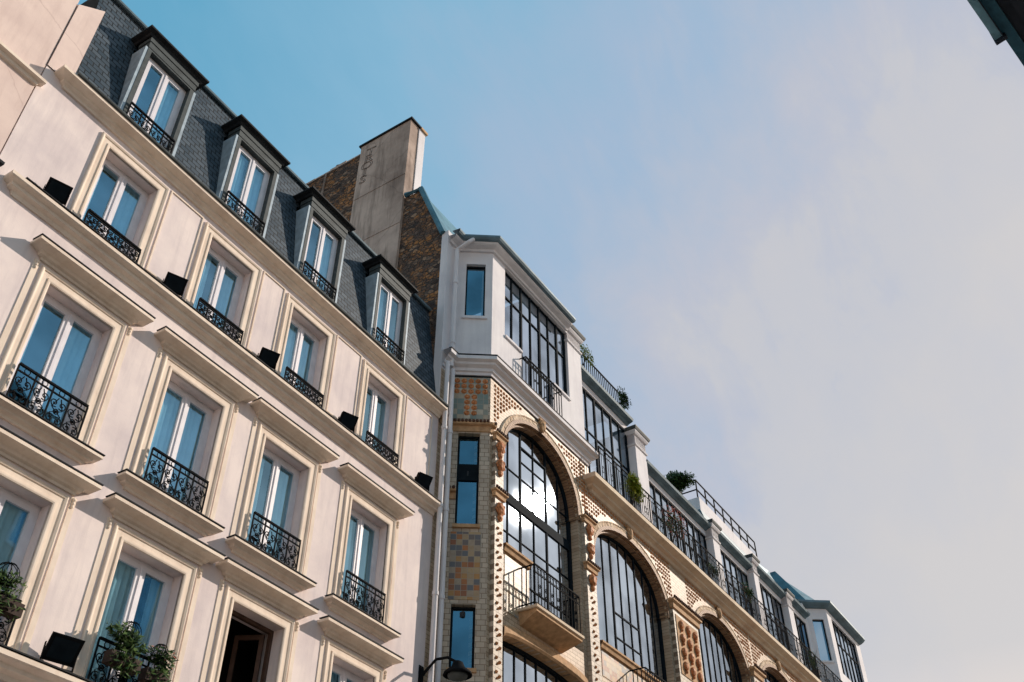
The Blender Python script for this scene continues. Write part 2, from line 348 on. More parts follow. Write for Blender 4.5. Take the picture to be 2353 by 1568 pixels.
cur={'A':[(.35,.75),(.6,.9),(.9,.8),(.5,.3)],'B':[(.3,.9),(.95,.95),(.6,.85),(.8,.3)],'C':[(.5,.9),(.9,.5),(0,0),(.9,.8)]}
for k,(z,h,hw) in rows.items():
    for i,c in enumerate(CX): window(c,z,h,hw,k,*cur[k][i],opn=(k=='C' and i==2))
# mansard
def ys(z): return .02+(z-15.66)*.146
ZT=19.08
m=MB(); e=XL; HWD=.635
for c in CX+[None]:
    b=c-HWD if c else XR
    m.quad((e,ys(15.66),15.66),(b,ys(15.66),15.66),(b,ys(ZT),ZT),(e,ys(ZT),ZT))
    if c: m.quad((c-HWD,ys(18.2),18.2),(c+HWD,ys(18.2),18.2),(c+HWD,ys(ZT),ZT),(c-HWD,ys(ZT),ZT)); e=c+HWD
roof=m.build('roof','slate',A)
m=MB(); m.quad((XL,ys(ZT)-.06,ZT),(XR,ys(ZT)-.06,ZT),(XR,9,19.7),(XL,9,19.7)); m.quad((XR,0,15.6),(XR,9.9,15.6),(XR,9,19.7),(XR,ys(ZT)-.06,ZT)); m.quad((XL,9.9,15.6),(XR,9.9,15.6),(XR,9,19.7),(XL,9,19.7)); m.build('roof_top','zinc',roof)
m=MB(); m.tube([(XL,ys(ZT)-.06,ZT+.02),(XR,ys(ZT)-.06,ZT+.02)],.045,8); m.build('ridge_roll','zinc',roof)
MB().box(XL,XR,-.2,.03,15.672,15.70).build('eave_flashing','zincl',roof)
for i,c in enumerate(CX):
    def dfront():
        m=MB()
        for sg in (-1,1):
            a,b=sorted((sg*.50,sg*.585)); m.box(a,b,-.02,.30,0,2.32)
        m.box(-.50,.50,-.02,.30,2.27,2.32)
        m.box(-.60,.60,-.03,.3,2.32,2.48); m.box(-.62,.62,-.045,.3,2.48,2.60); return m
    z=15.70
    d=dupmesh('dorm',dfront,'dormer','grey',A,(c,0,z))
    dupmesh('dchl',lambda:MB().box(-.645,-.588,-.012,.75,0,2.30),'cheek','zincl',d)
    dupmesh('dchr',lambda:MB().box(.588,.645,-.012,.75,0,2.30),'cheek','zincl',d)
    def dev():
        m=MB(); 
        m.sweep([(-.64,.8),(-.64,-.03),(.64,-.03),(.64,.8)],[(0,2.60),(.02,2.61),(.04,2.66),(.10,2.69),(.12,2.70),(.12,2.745),(0,2.76)]); m.quad((-.64,-.03,2.76),(.64,-.03,2.76),(.64,.8,2.78),(-.64,.8,2.78)); return m
    dupmesh('dev',dev,'eave','dark',d)
    dupmesh('dw',lambda:win_frame(.5,2.24,.10),'window','frame',d,(0,0,.03))
    dupmesh('dp',lambda:MB().quad((-.44,.12,.07),(-.02,.12,.07),(-.02,.12,2.2),(-.44,.12,2.2)).quad((.02,.12,.07),(.44,.12,.07),(.44,.12,2.2),(.02,.12,2.2)),'pane','glass',d,(0,0,.03))
    curtain(.48,2.2,*[(.3,.9),(.8,.8),(.3,.8),(.7,.1)][i],y=.2).build('curtain','curtain',d,(0,0,.03))
    dupmesh('dr',lambda:rail_mesh(1.04,.62,4),'railing','iron',d,(0,-.07,.02))
# ---------------------------------------------------------------- neighbour at far left
Nb=thing('plastered_building','plain pink plastered house at the far left edge beside the slate mansard','building',(0,D,0))
m=MB(); m.box(-6,4.08,0,.4,0,19.5); m.box(-6,-5.6,.4,10,0,19.5); m.box(3.7,4.08,.4,10,0,19.5); m.build('wall','wall2',Nb)
MB().sweep([(-6,0),(4.04,0),(4.04,.05)],[(0,15.0),(.05,15.02),(.06,15.08),(.13,15.1),(.13,15.16),(0,15.19)]).build('ledge','trim',Nb)
MB().sweep([(-6,0),(4.1,0),(4.1,.05)],[(0,13.1),(.08,13.12),(.08,13.17),(0,13.19)]).build('ledge','dark',Nb)
m=MB(); m.quad((-6,.0,19.5),(4.08,.0,19.5),(4.08,9.5,21),(-6,9.5,21)); m.build('roof','zinc',Nb)
# ---------------------------------------------------------------- right building
OX,OY,RZ=16.44,10.7,rad(-1.6)
B=thing('studio_building','ceramic clad artists studio building with tall arched windows and a long balcony','building',(OX,OY,0),RZ)
def loc2w(s,y,z): 
    return (OX+s*math.cos(RZ)-y*math.sin(RZ),OY+s*math.sin(RZ)+y*math.cos(RZ),z)
BAYS=[(.56,4.16,14.95,16.66,12.6),(4.95,9.35,14.2,15.72,11.9),(11.4,15.5,14.2,15.72,11.9),(16.6,20.8,14.2,15.72,11.9),(21.9,26.0,14.2,15.72,11.9)]
def arc(x0,x1,zs,zc,n=28,off=0):
    cx,hw,r=(x0+x1)/2,(x1-x0)/2,zc-zs; out=[]
    for i in range(n+1):
        t=PI*(1-i/n); c,s_=math.cos(t),math.sin(t); s2=abs(s_)**.85
        nx,nz=c/hw,s_/r; l=math.hypot(nx,nz) or 1
        out.append((cx+hw*c+off*nx/l,zs+r*s2+off*nz/l))
    return out
def zarch(x,x0,x1,zs,zc):
    q=(x-(x0+x1)/2)/((x1-x0)/2); q=max(-1,min(1,q)); return zs+(zc-zs)*(1-q*q)**.425
TH=.45
LS,LC=10.38,10.58
w=MB(); LZ=7.6
w.box(0,32,0,TH,0,LZ)
piers=[(0,.56,17.0),(4.16,4.95,17.0),(9.35,11.4,16.3),(15.5,16.6,16.3),(20.8,21.9,16.3),(26,27.2,16.3),(27.2,32,16.3)]
for a,b,t in piers: w.box(a,b,0,TH,LZ,t)
for n,(x0,x1,zs,zc,zb) in enumerate(BAYS):
    top=17.0 if n==0 else 16.3
    for (s_,c_,tt) in ((zs,zc,top),(LS,LC,10.9)):
        P=arc(x0,x1,s_,c_)
        P[0]=(x0,s_); P[-1]=(x1,s_)
        for (xa,za),(xb,zb_) in zip(P[:-1],P[1:]):
            w.quad((xa,0,za),(xb,0,zb_),(xb,0,tt),(xa,0,tt)); w.quad((xa,0,za),(xa,TH,za),(xb,TH,zb_),(xb,0,zb_))
    if n==0:
        w.box(x0,1.7,0,TH,10.9,zb); w.box(1.7,x1,0,TH,10.9,11.3)
    else: w.box(x0,x1,0,TH,10.9,zb)
w.box(-1.04,-.58,.785,1.2,0,17.0)
w.box(31.7,32,TH,9,0,20.8); w.box(-1.0,32,9,9.3,0,20.8)
w.build('brick_wall','gbrick',B)
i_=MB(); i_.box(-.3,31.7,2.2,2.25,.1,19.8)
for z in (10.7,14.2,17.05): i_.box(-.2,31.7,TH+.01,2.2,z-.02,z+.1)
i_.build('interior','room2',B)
AV=[(.10,-.02),(.10,.03),(.12,.035),(.20,.03),(.205,.045),(.23,.05),(.245,.03),(.25,0)]
for n,(x0,x1,zs,zc,zb) in enumerate(BAYS):
    rowsx=[]
    for o_,d in AV:
        P=arc(x0,x1,zs,zc,36,o_); rowsx.append([(x,-d,z) for x,z in P])
    MB().grid(rowsx).build('archivolt','relief',B)
    m=MB(); P=arc(x0,x1,zs,zc,44,-.002); Q=arc(x0,x1,zs,zc,44,-.07); P2=arc(x0,x1,zs,zc,44,.099)
    m.grid([[(x,0,z) for x,z in P2],[(x,-.045,z) for x,z in P2],[(x,-.045,z) for x,z in P],[(x,.06,z) for x,z in P],[(x,.06,z) for x,z in Q],[(x,.34,z) for x,z in Q]]); m.build('arch_band','bband',B)
    m=MB(); y=.22; P=arc(x0,x1,zs,zc,36,-.001); Q=arc(x0,x1,zs,zc,36,-.12)
    m.grid([[(x,y+.08,z) for x,z in P],[(x,y,z) for x,z in P],[(x,y,z) for x,z in Q],[(x,y+.08,z) for x,z in Q]])
    zl=zb; m.box(x0,x0+.09,y,y+.08,zl,zs); m.box(x1-.09,x1,y,y+.08,11.3 if n==0 else zl,zs)
    wd=x1-x0
    F0,F1=y+.02,y+.06
    if n==0:
        m.box(x0,1.72,y,y+.07,zb,zb+.08); m.box(1.72,x1,y,y+.07,11.3,11.38)
        for q in (.17,.33,.5,.67,.84):
            x=x0+wd*q; t=.013 if q in (.17,.5,.84) else .028
            m.box(x-t,x+t,F0,F1,zb if x<1.7 else 11.3,zarch(x,x0,x1,zs,zc)-.05)
        for z in (13.25,15.05): m.box(x0+.02,x1-.02,F0+.003,F1,z-.012,z+.012)
        m.box(x0+wd*.33,x0+wd*.67,F0+.003,F1,15.55,15.575)
        m.box(1.75,x1,F0+.003,F1,12.2,12.23); m.box(x0+wd*.33,x0+wd*.67,F0-.01,F1,15.98,16.02)
    else:
        K=9
        for i in range(1,K):
            x=x0+wd*i/K; t=.028 if i in (3,6) else .013
            m.box(x-t,x+t,F0,F1,zb,zarch(x,x0,x1,zs,zc)-.05)
        m.box(x0,x1,y,y+.07,zb,zb+.08)
        m.box(x0+wd/3,x0+2*wd/3,F0+.003,F1,13.3,13.34); m.box(x0+wd/3,x0+2*wd/3,F0+.003,F1,12.6,12.63)
    wn=m.build('arched_window','steel',B)
    m=MB(); P=arc(x0,x1,zs,zc,24,-.02)
    yy=y+.045
    m.quad(*([(x0+.02,yy,zb)]+[(x,yy,z) for x,z in P]+[(x1-.02,yy,zb)]))
    if n==0: m.quad((1.7,yy,11.3),(x1,yy,11.3),(x1,yy,zb-.001),(1.7,yy,zb-.001))
    m.build('pane','glass2',wn)
    if n==0:
        MB().box(x0+.05,x1-.05,y+.01,y+.05,14.08,14.34).build('spandrel_panel','steel',wn)
    cw=(x1-x0)/6
    curtain(cw*.9,zs-zb-.3,1,1,y=0).build('curtain','curtain',wn,(x0+cw*(1 if n!=0 else 4.9),yy+.14,zb+.1))
    if n in (0,2): curtain(cw*.8,zs-14.3+.9,1,1,y=0).build('curtain','curtain',wn,(x0+cw*1.6,yy+.14,14.4))
    if n==0: MB().sweep([(x0,.0),(1.7,0)],[(0,zb-.16),(.06,zb-.16),(.09,zb-.05),(.12,zb-.04),(.12,zb+.01),(-.3,zb+.03)]).build('sill','ochre',wn)
    else: MB().sweep([(x0,.0),(x1,0)],[(0,zb-.16),(.06,zb-.16),(.09,zb-.05),(.12,zb-.04),(.12,zb+.01),(-.3,zb+.03)]).build('sill','ochre',wn)
    MB().box(x0+.1,(1.65 if n==0 else x1-.1),-.012,0,11.05,zb-.2).build('mosaic_panel','palet' if n!=1 else 'mosaic',B)
    m=MB(); K=8
    for i in range(1,K):
        x=x0+wd*i/K; m.box(x-.014,x+.014,F0,F1,LZ,zarch(x,x0,x1,LS,LC)-.02)
    m.box(x0,x0+.08,y,y+.07,LZ,LS); m.box(x1-.08,x1,y,y+.07,LZ,LS); m.box(x0,x1,F0+.003,F1,9.2,9.23)
    P=arc(x0,x1,LS,LC,24); Q=[(x,z-.08) for x,z in P]
    m.grid([[(x,y,z) for x,z in P],[(x,y,z) for x,z in Q],[(x,y+.07,z) for x,z in Q]])
    l=m.build('lower_window','steel',B); m=MB(); m.quad(*([(x0,yy,LZ)]+[(x,yy,z) for x,z in P]+[(x1,yy,LZ)])); m.build('pane','glass2',l)
    P=arc(x0,x1,LS,LC,24)
    MB().grid([[(x,-d,z+o_) for x,z in P] for o_,d in ((0,-.3),(0,.04),(.05,.08),(.2,.08),(.24,.05),(.25,0))]).build('lintel_moulding','ochre',l)
    cx=(x0+x1)/2; m=MB(); m.ball((cx,-.07,zc+.22),.11,.08,.19,10,7,.12); m.ball((cx-.1,-.06,zc+.3),.06,.05,.07,7,5,.15); m.ball((cx+.1,-.06,zc+.3),.06,.05,.07,7,5,.15); m.box(cx-.14,cx+.14,-.09,0,zc+.38,zc+.43)
    m.build('cartouche','ochre',B)
# rosette pattern in the spandrels
st=.13
for n,(x0,x1,zs,zc,zb) in enumerate(BAYS):
    mm=[MB(),MB()]
    top=16.95 if n==0 else 16.2
    xa=x0-.35; xb=x1+(.5 if n==0 else .55)
    x=xa
    while x<xb:
        z=top-.06; r_=0
        while z>zs+.35:
            cx,hw=(x0+x1)/2,(x1-x0)/2+.38; q=abs(x-cx)/hw
            lim=zs+(zc+.38-zs)*(1-q*q)**.425 if q<1 else zs
            if z>lim+.03 and (r_<2 or z-lim<.9 or q>.85): mm[x>cx].rosette(x+random.uniform(-.006,.006),z+random.uniform(-.006,.006),random.uniform(.042,.052),-.002,random.uniform(.015,.03))
            z-=st; r_+=1
        x+=st
    for m in mm: m.build('rosette_frieze','terral',B)
def pilaster(a,b,top,zl):
    pl=MB().box(a,b,-.11,0,LZ,top).build('pilaster','sbrick',B)
    c=(a+b)/2; w_=b-a
    for z in zl:
        m=MB()
        m.ball((c,-.14,z),min(.15,w_*.38),.09,.17,12,9,.10); m.ball((c,-.13,z-.22),.08,.06,.09,9,6,.12)
        for sg in (-1,1):
            m.ball((c+sg*.07,-.18,z+.06),.05,.05,.06,8,5,.1); m.tube([(p_[0]*sg+c,-.14,p_[2]) for p_ in spiral(.1,z-.05,.08,.02,0,PI*2.5,10)],.02,5)
        m.build('ornament','terra',pl)
    m=MB()
    z=zl[-1]-.5
    while z>LZ+.2:
        m.rosette(c-.06,z,.04,-.11,.04); m.rosette(c+.06,z-.07,.04,-.11,.04); m.rosette(c-.02,z-.12,.03,-.11,.03); z-=.3
    m.build('rosette_chain','terral',pl)
    for zz in (top,13.72):
        MB().sweep([(a,-.05),(a,-.11),(b,-.11),(b,-.05)],[(0,zz-.14),(.04,zz-.13),(.05,zz-.02),(.09,zz),(.09,zz+.04),(0,zz+.06)]).build('capital','ochre',pl)
        m=MB(); x=a-.05
        while x<b+.08: m.ball((x,-.2,zz+.075),.04,.04,.045,7,4); x+=.085
        m.build('beading','brown',pl)
pilaster(.10,.44,15.3,[15.0,14.5,13.3]); pilaster(4.32,4.80,15.1,[14.8,14.25,13.35])
for a,b in ((9.5,11.25),(15.65,16.45),(20.95,21.75)):
    pl=MB().box(a,b,-.13,0,LZ,14.75).build('pilaster','sbrick',B)
    MB().sweep([(a,-.05),(a,-.13),(b,-.13),(b,-.05)],[(0,14.55),(.05,14.56),(.06,14.7),(.12,14.75),(.12,14.82),(0,14.84)]).build('capital','ochre',pl)
    m=MB(); x=a-.05
    while x<b+.1: m.ball((x,-.26,14.87),.045,.045,.05,7,4); x+=.1
    m.build('beading','brown',pl)
    MB().box(a+.12,b-.12,-.15,-.13,12.6,14.4).build('terracotta_panel','ochre',pl)
    k=max(2,int((b-a-.3)/.42))
    for i in range(k):
        for j in range(4):
            x=a+.15+(b-a-.3)*(i+.5)/k; z=14.15-.42*j; m=MB(); m.ball((x,-.18,z),.11,.07,.14,11,8,.08); m.rosette(x,z,.13,-.152,.05); m.ball((x,-.18,z-.17),.05,.05,.05,7,5); m.build('ornament','terra',pl)
slab=MB().sweep([(4.98,.1),(4.98,0),(26.2,0)],[(0,16.18),(.06,16.2),(.10,16.27),(.2,16.31),(.22,16.36),(.36,16.42),(.40,16.44),(.40,16.56),(.38,16.6),(0,16.6)])
slab.quad((4.6,0,16.6),(26.5,0,16.6),(26.5,.75,16.6),(4.6,.75,16.6))
sl=slab.build('balcony','stone',B)
m=MB(); L0,L1,h=5.0,26.1,1.08
m.box(L0,L1,-.016,.016,h-.028,h); m.box(L0,L1,-.008,.008,h-.2,h-.184); m.box(L0,L1,-.008,.008,.06,.08)
x=L0; i=0
while x<L1:
    if i%8==0: m.box(x-.016,x+.016,-.016,.016,0,h)
    else: m.box(x-.007,x+.007,-.007,.007,.08,h-.18)
    if i%2==0: m.tube([(p[0],0,p[2]) for p in spiral(x+.065,h-.11,.055,.055,0,2*PI,8)],.006,4)
    if i%4==2:
        for sg in (-1,1): m.tube([(x+sg*p[0],0,p[2]) for p in spiral(.065,.45,.06,.012,-PI/2,PI*1.6,9)],.007,4); m.tube([(x+sg*p[0],0,p[2]) for p in spiral(.065,.3,.06,.012,PI/2,-PI*1.6,9)],.007,4)
    x+=.13; i+=1
m.build('railing','iron',sl,(0,-.34,16.6))
# ---- turret at the left corner
ang=math.atan2(-.785,.58); TL=.976; TP=(-.58,.785,0)
t_=MB(); wx0,wx1=.22,.74
zz=[(0,9.5),(10.9,12.8),(15.3,17.0)]
for a,b in zz: t_.box(0,TL,0,.3,a,b)
for a,b in ((9.5,10.9),(12.8,15.3)): t_.box(0,wx0,0,.3,a,b); t_.box(wx1,TL,0,.3,a,b)
tw=t_.build('turret_wall','sbrick',B,TP,ang)
for z0,z1,kind in ((9.5,10.9,0),(12.8,15.3,1)):
    m=MB(); y=.14
    m.box(wx0,wx0+.05,y,y+.06,z0,z1); m.box(wx1-.05,wx1,y,y+.06,z0,z1); m.box(wx0,wx1,y,y+.05,z1-.05,z1); m.box(wx0,wx1,y,y+.05,z0,z0+.05)
    if kind: m.box(wx0,wx1,y-.01,y+.07,14.05,14.5)
    o=m.build('window','steel',tw); MB().quad((wx0,y+.03,z0),(wx1,y+.03,z0),(wx1,y+.03,z1),(wx0,y+.03,z1)).build('pane','glassd',o)
    MB().box(wx0-.05,wx1+.05,-.06,.1,z0-.08,z0).build('sill','ochre',o)
MB().box(.14,.82,-.012,0,11.0,12.62).build('mosaic_panel','mosaic',tw)
MB().box(.06,.92,-.012,0,15.72,16.98).build('mosaic_panel','tealt',tw)
m=MB()
for j in range(3):
    for i in range(5): m.rosette(.14+.175*i,16.88-.165*j,.075,-.012,.035)
for j in range(3,7):
    for i in (1.5,2.5): m.rosette(.14+.175*i,16.88-.165*j,.075,-.012,.035)
m.build('rosettes','terra',tw)
for zz_ in (15.5,13.62):
    path=[(-1.0,.78),(-.58,.785),(0,0),(.12,0)] if zz_>15 else [(-.72,.79),(-.58,.785),(-.45,.61)]
    o=MB().sweep(path,[(0,zz_-.16),(.03,zz_-.16),(.05,zz_-.02),(.12,zz_),(.14,zz_+.05),(0,zz_+.08)]).build('string_course','ochre',B)
    m=MB()
    for (xa,ya),(xb,yb) in zip(path[:-1],path[1:]):
        l=math.hypot(xb-xa,yb-ya); n=max(1,int(l/.085)); nx,ny=(yb-ya)/l,-(xb-xa)/l
        for i in range(n): 
            q=(i+.5)/n; m.ball((xa+(xb-xa)*q+nx*.13,ya+(yb-ya)*q+ny*.13,zz_+.08),.045,.045,.05,7,4)
    m.build('beading','brown',o)
path=[(-1.04,.775),(-.58,.785),(0,0),(4.9,0),(4.9,.7)]
MB().sweep(path,[(0,17.06),(.03,17.06),(.04,17.14),(.08,17.16),(.09,17.24),(.18,17.30),(.19,17.36),(.28,17.40),(.28,17.5),(.25,17.53),(0,17.56)]).build('cornice','white',B)
MB().sweep(path,[(.2,17.548),(.29,17.515),(.293,17.54),(.19,17.565)]).build('cornice_flashing','dark',B)
# ---- white top storey
w=MB(); Z0,Z1=17.5,21.6
w.box(-1.04,-.58,.785,1.2,17.0,21.9)
w.box(0,.62,0,.35,Z0,Z1); w.box(4.05,4.85,0,.9,Z0,Z1); w.box(.62,4.05,0,.35,21.42,Z1)
w.box(.62,1.45,0,.35,Z0,18.85); w.box(3.1,4.05,0,.35,Z0,18.85); w.box(1.45,3.1,0,.35,Z0,17.7)
PW=[(9.35,10.15,21.1),(15.4,16.0,20.4),(19.4,19.9,20.75),(23.2,23.8,20.8)]
SW=[(4.85,9.35,21.15),(10.15,15.4,19.95),(16.0,19.4,20.05),(19.9,23.2,20.35),(23.8,26.2,20.6)]
for a,b,zt in SW: w.box(a,b,.75,1.1,zt,zt+.35); w.box(a,b,.75,1.1,16.6,16.95)
for a,b,zt in PW: w.box(a,b,.5,1.1,16.6,zt-.05)
w.box(27.2,27.8,0,.35,16.6,Z1); w.box(31.3,32,0,.35,16.6,Z1); w.box(27.8,31.3,0,.35,21.3,Z1); w.box(27.8,31.3,0,.35,16.6,18.7)
w.box(26.2,26.6,.75,1.1,16.6,21.6)
up=w.build('upper_wall','white',B)
for P_,a_ in ((TP,ang),((26.62,.785,0),ang)):
    t_=MB(); zb=Z0 if P_==TP else 16.6
    t_.box(0,TL,0,.3,zb,19.05); t_.box(0,TL,0,.3,21.0,Z1); t_.box(0,.25,0,.3,19.05,21.0); t_.box(.78,TL,0,.3,19.05,21.0)
    o=t_.build('turret_wall','white',B,P_,a_)
    m=MB(); m.box(.25,.29,.1,.16,19.05,21); m.box(.74,.78,.1,.16,19.05,21); m.box(.29,.74,.1,.16,20.95,21); m.box(.29,.74,.1,.16,19.05,19.1)
    o2=m.build('window','steel',o); MB().quad((.25,.13,19.05),(.78,.13,19.05),(.78,.13,21),(.25,.13,21)).build('pane','glassd',o)
    MB().box(.18,.85,-.05,.05,18.97,19.05).build('sill','white',o)
def studio_window(x0,x1,z0,z1,y,K,low=None):
    m=MB(); 
    for i in range(K+1):
        x=x0+(x1-x0)*i/K; t=.035 if i in (0,K) or i%2==0 else .016; x=min(max(x,x0+t),x1-t)
        zb=z0
        if low and low[0]<x<low[1]: zb=low[2]
        m.box(x-t,x+t,y,y+.05,zb,z1)
    for z in (z1-.04,z0+(z1-z0)*.62,z0+.03): m.box(x0,x1,y+.003,y+.05,z-.018,z+.018)
    o=m.build('studio_window','steel',B); 
    p=MB().quad((x0,y+.035,z0),(x1,y+.035,z0),(x1,y+.035,z1),(x0,y+.035,z1))
    if low: p.quad((low[0],y+.035,low[2]),(low[1],y+.035,low[2]),(low[1],y+.035,z0-.001),(low[0],y+.035,z0-.001))
    p.build('pane','glass2',o)
    for i in range(0,K,2):
        if random.random()<.6:
            w_=(x1-x0)/K*2; zz_=z0+(z1-z0)*random.choice((.1,.35,.6)); MB().quad((x0+i*w_/2+.04,y+.12,zz_),(min(x1,x0+(i+2)*w_/2)-.04,y+.12,zz_),(min(x1,x0+(i+2)*w_/2)-.04,y+.12,z1),(x0+i*w_/2+.04,y+.12,z1)).build('blind','curtain',o)
    return o
studio_window(.62,4.05,18.85,21.42,.08,7,(1.45,3.1,17.7))
for a,b in ((.62,1.45),(3.1,4.05)): MB().box(a,b,-.05,.07,18.81,18.88).build('sill','white',B)
for (a,b,zt),k in zip(SW,(8,10,6,6,4)): studio_window(a,b,16.95,zt,.78,k)
studio_window(27.8,31.3,18.7,21.3,.08,6)
m=MB(); x0,x1,h=1.35,3.2,1.0
m.box(x0,x1,-.015,.015,h-.03,h); m.box(x0,x1,-.01,.01,h-.2,h-.18); m.box(x0,x1,-.01,.01,.05,.07)
for i in range(15):
    x=x0+(x1-x0)*i/14; m.box(x-.009,x+.009,-.01,.01,0,h)
    if i<14: m.tube(spiral(x+(x1-x0)/28,h-.105,.05,.05,0,2*PI,8),.006,4)
    if i in(3,4,9,10): m.tube(spiral(x+.06,.45,.055,.01,0,PI*3,10),.008,4)
for sg in (x0,x1): m.box(sg-.01,sg+.01,.015,.3,h-.03,h)
m.build('railing','iron',B,(0,-.2,17.56))
epath=[(-1.04,.775),(-.58,.785),(0,0),(4.0,0)]
MB().sweep(epath,[(0,Z1-.15),(.06,Z1-.14),(.08,Z1-.08),(.2,Z1-.03),(.24,Z1),(.24,Z1+.06),(0,Z1+.1)]).build('eave','white',B)
m=MB(); m.sweep(epath,[(.2,Z1+.1),(.26,Z1+.06),(.33,Z1+.07),(.37,Z1+.13),(.37,Z1+.2),(.33,Z1+.21),(.1,Z1+.24)]); m.build('gutter','zinc',B)
GP=[(0,.02),(.05,.02),(.1,.06),(.2,.09),(.26,.12),(.29,.2),(.25,.24),(0,.28)]
for a,b,zt in SW: MB().sweep([(a+.01,.75),(b-.01,.75)],[(d,zt+.2+z) for d,z in GP]).build('gutter','zinc',B)
m=MB(); m.sweep([(26.3,1.1),(26.62,.785),(27.2,0),(32,0)],[(0,Z1-.1),(.1,Z1-.08),(.24,Z1),(.32,Z1+.08),(.32,Z1+.18),(0,Z1+.24)]); m.build('gutter','zinc',B)
def cap(a,b,y,zt):
    MB().sweep([(a,y+.5),(a,y),(b,y),(b,y+.5)],[(0,zt-.6),(.04,zt-.58),(.05,zt-.53),(0,zt-.51),(0,zt-.15),(.05,zt-.13),(.09,zt-.06),(.1,zt),(0,zt+.01)]).build('pier_cap','white',B)
    MB().sweep([(a,y+.6),(a,y),(b,y),(b,y+.6)],[(0,zt),(.12,zt),(.15,zt+.08),(.15,zt+.12),(0,zt+.14)]).quad((a,y,zt+.14),(b,y,zt+.14),(b,y+.6,zt+.14),(a,y+.6,zt+.14)).build('pier_gutter','grey',B)
cap(4.05,4.85,0,21.7)
for a,b,zt in PW: cap(a,b,.5,zt)
m=MB()
m.quad((-1.04,.95,21.78),(-.55,.95,21.78),(-.55,1.95,24.3),(-1.04,1.95,24.3))
m.quad((-.55,.95,21.78),(.1,.2,21.78),(.9,1.95,24.3),(-.55,1.95,24.3))
m.quad((.1,.2,21.78),(4.8,.2,21.78),(4.4,1.95,24.0),(.9,1.95,24.3)); m.quad((4.8,.2,21.78),(4.8,5,21.78),(4.4,5,24.),(4.4,1.95,24.))
m.quad((-1.04,1.95,24.3),(4.4,1.95,24.1),(4.4,9,24.8),(-1.04,9,25))
r1=m.build('roof','teal',B)
m=MB()
for a,b,zt in SW: m.quad((a,.78,zt+.4),(b,.78,zt+.4),(b,1.5,zt+.75),(a,1.5,zt+.75)).quad((a,1.5,zt+.75),(b,1.5,zt+.75),(b,9,zt+1.1),(a,9,zt+1.1))
for a,b,zt in PW: m.box(a,b,1.12,9,zt-.3,zt+.1)
m.quad((26.4,.6,21.8),(27.3,.15,21.8),(27.9,1.9,23.8),(26.9,1.9,23.8)).quad((27.3,.15,21.8),(32,.15,21.8),(32,1.9,23.8),(27.9,1.9,23.8))
m.quad((22.4,1.4,21.0),(26.5,1.1,21.6),(26.9,2.2,23.9),(23.4,2.2,23.4)).quad((26.4,.6,21.8),(26.4,9,21.8),(26.9,9,23.8),(26.9,1.9,23.8))
m.build('roof','teal',B)
m=MB(); m.box(15.9,21.8,1.0,1.15,21.0,22.0); m.box(15.9,16.05,1.15,4,21.0,22.0); tb=m.build('terrace_parapet','white',B)
MB().quad((15.8,.98,21.4),(15.8,.72,20.5),(21.9,.72,20.9),(21.9,.98,21.5)).quad((15.8,.72,20.5),(15.8,.98,21.4),(15.8,1.6,21.4),(15.8,1.6,20.5)).build('apron','zinc',tb)
m=MB(); 
for z in (.35,.78): m.box(15.9,21.9,-.02,.02,z-.025,z+.025)
for i in range(8): x=15.9+6.0*i/7; m.box(x-.022,x+.022,-.022,.022,0,.78)
for z in (.35,.78): m.box(15.88,15.92,.02,2,z-.02,z+.02)
m.build('terrace_railing','iron',tb,(0,1.05,22.0))
m=MB(); 
for z in (.1,.95): m.box(5.1,9.2,-.02,.02,z-.02,z+.02)
for i in range(30): x=5.1+4.1*i/29; m.box(x-.012,x+.012,-.012,.012,0,.95)
m.build('roof_railing','iron',B,(0,.75,21.6))
m=MB(); a,b=1.2,3.2; dd=.5
m.quad((a,-dd,11.25),(b,-dd,11.25),(b,-dd,11.12),(a,-dd,11.12)); m.quad((a,-dd,11.12),(b,-dd,11.12),(b-.1,0,10.92),(a+.1,0,10.92)); m.quad((a,-dd,11.25),(a,0,11.25),(a+.1,0,10.92),(a,-dd,11.12)); m.quad((b,-dd,11.25),(b,0,11.25),(b-.1,0,10.92),(b,-dd,11.12)); m.quad((a,-dd,11.25),(b,-dd,11.25),(b,0,11.25),(a,0,11.25))
bl=m.build('small_balcony','ochre',B)
MB().sweep([(a,0),(a,-dd),(b,-dd),(b,0)],[(.003,11.19),(.04,11.2),(.04,11.26),(-.05,11.265)]).build('slab_edge','stone',bl)
m=MB(); h=1.0; m.box(a,b,-.018,.018,h-.03,h); m.box(a,b,-.01,.01,h-.22,h-.2); m.box(a,b,-.01,.01,.05,.08)
n_=15; s_=(b-a)/n_
for i in range(n_+1):
    x=a+s_*i; m.box(x-.009,x+.009,-.009,.009,0,h-.03)
    if i<n_: m.tube(spiral(x+s_/2,h-.125,.06,.06,0,2*PI,8),.007,4)
    if i<n_ and i%2:
        m.tube(spiral(x+s_/2,.5,.065,.01,0,PI*3,10),.010,4); m.tube(spiral(x+s_/2,.33,.065,.01,PI,PI*4,10),.010,4)
for x in (a,b):
    m.box(x-.012,x+.012,.02,.47,h-.03,h); m.box(x-.01,x+.01,.02,.47,.05,.08)
    for k in range(3): m.box(x-.01,x+.01,.1+.12*k,.12+.12*k,0,h-.03)
m.build('railing','iron',bl,(0,-.47,11.26))
b2_=copy_tree(bl,B); b2_.location=(5.3,0,-.6)
for x,z0,z1 in ((-.82,17.1,21.5),(-1.02,8,17.1),(-.80,8,17.0)):
    m=MB(); y=.60 if z0<10 else .64
    pts=[(x,y,z0),(x,y,z1-.25)]+([(x+.12,y-.3,z1),(x+.25,y-.36,z1+.18)] if z0>10 else [(x,y,z1)])
    m.tube(pts,.06,10)
    z=z0+.8
    while z<z1: m.tube([(x,y,z-.04),(x,y,z+.04)],.075,10); z+=2.1
    m.build('drainpipe','white',B,smooth=False)
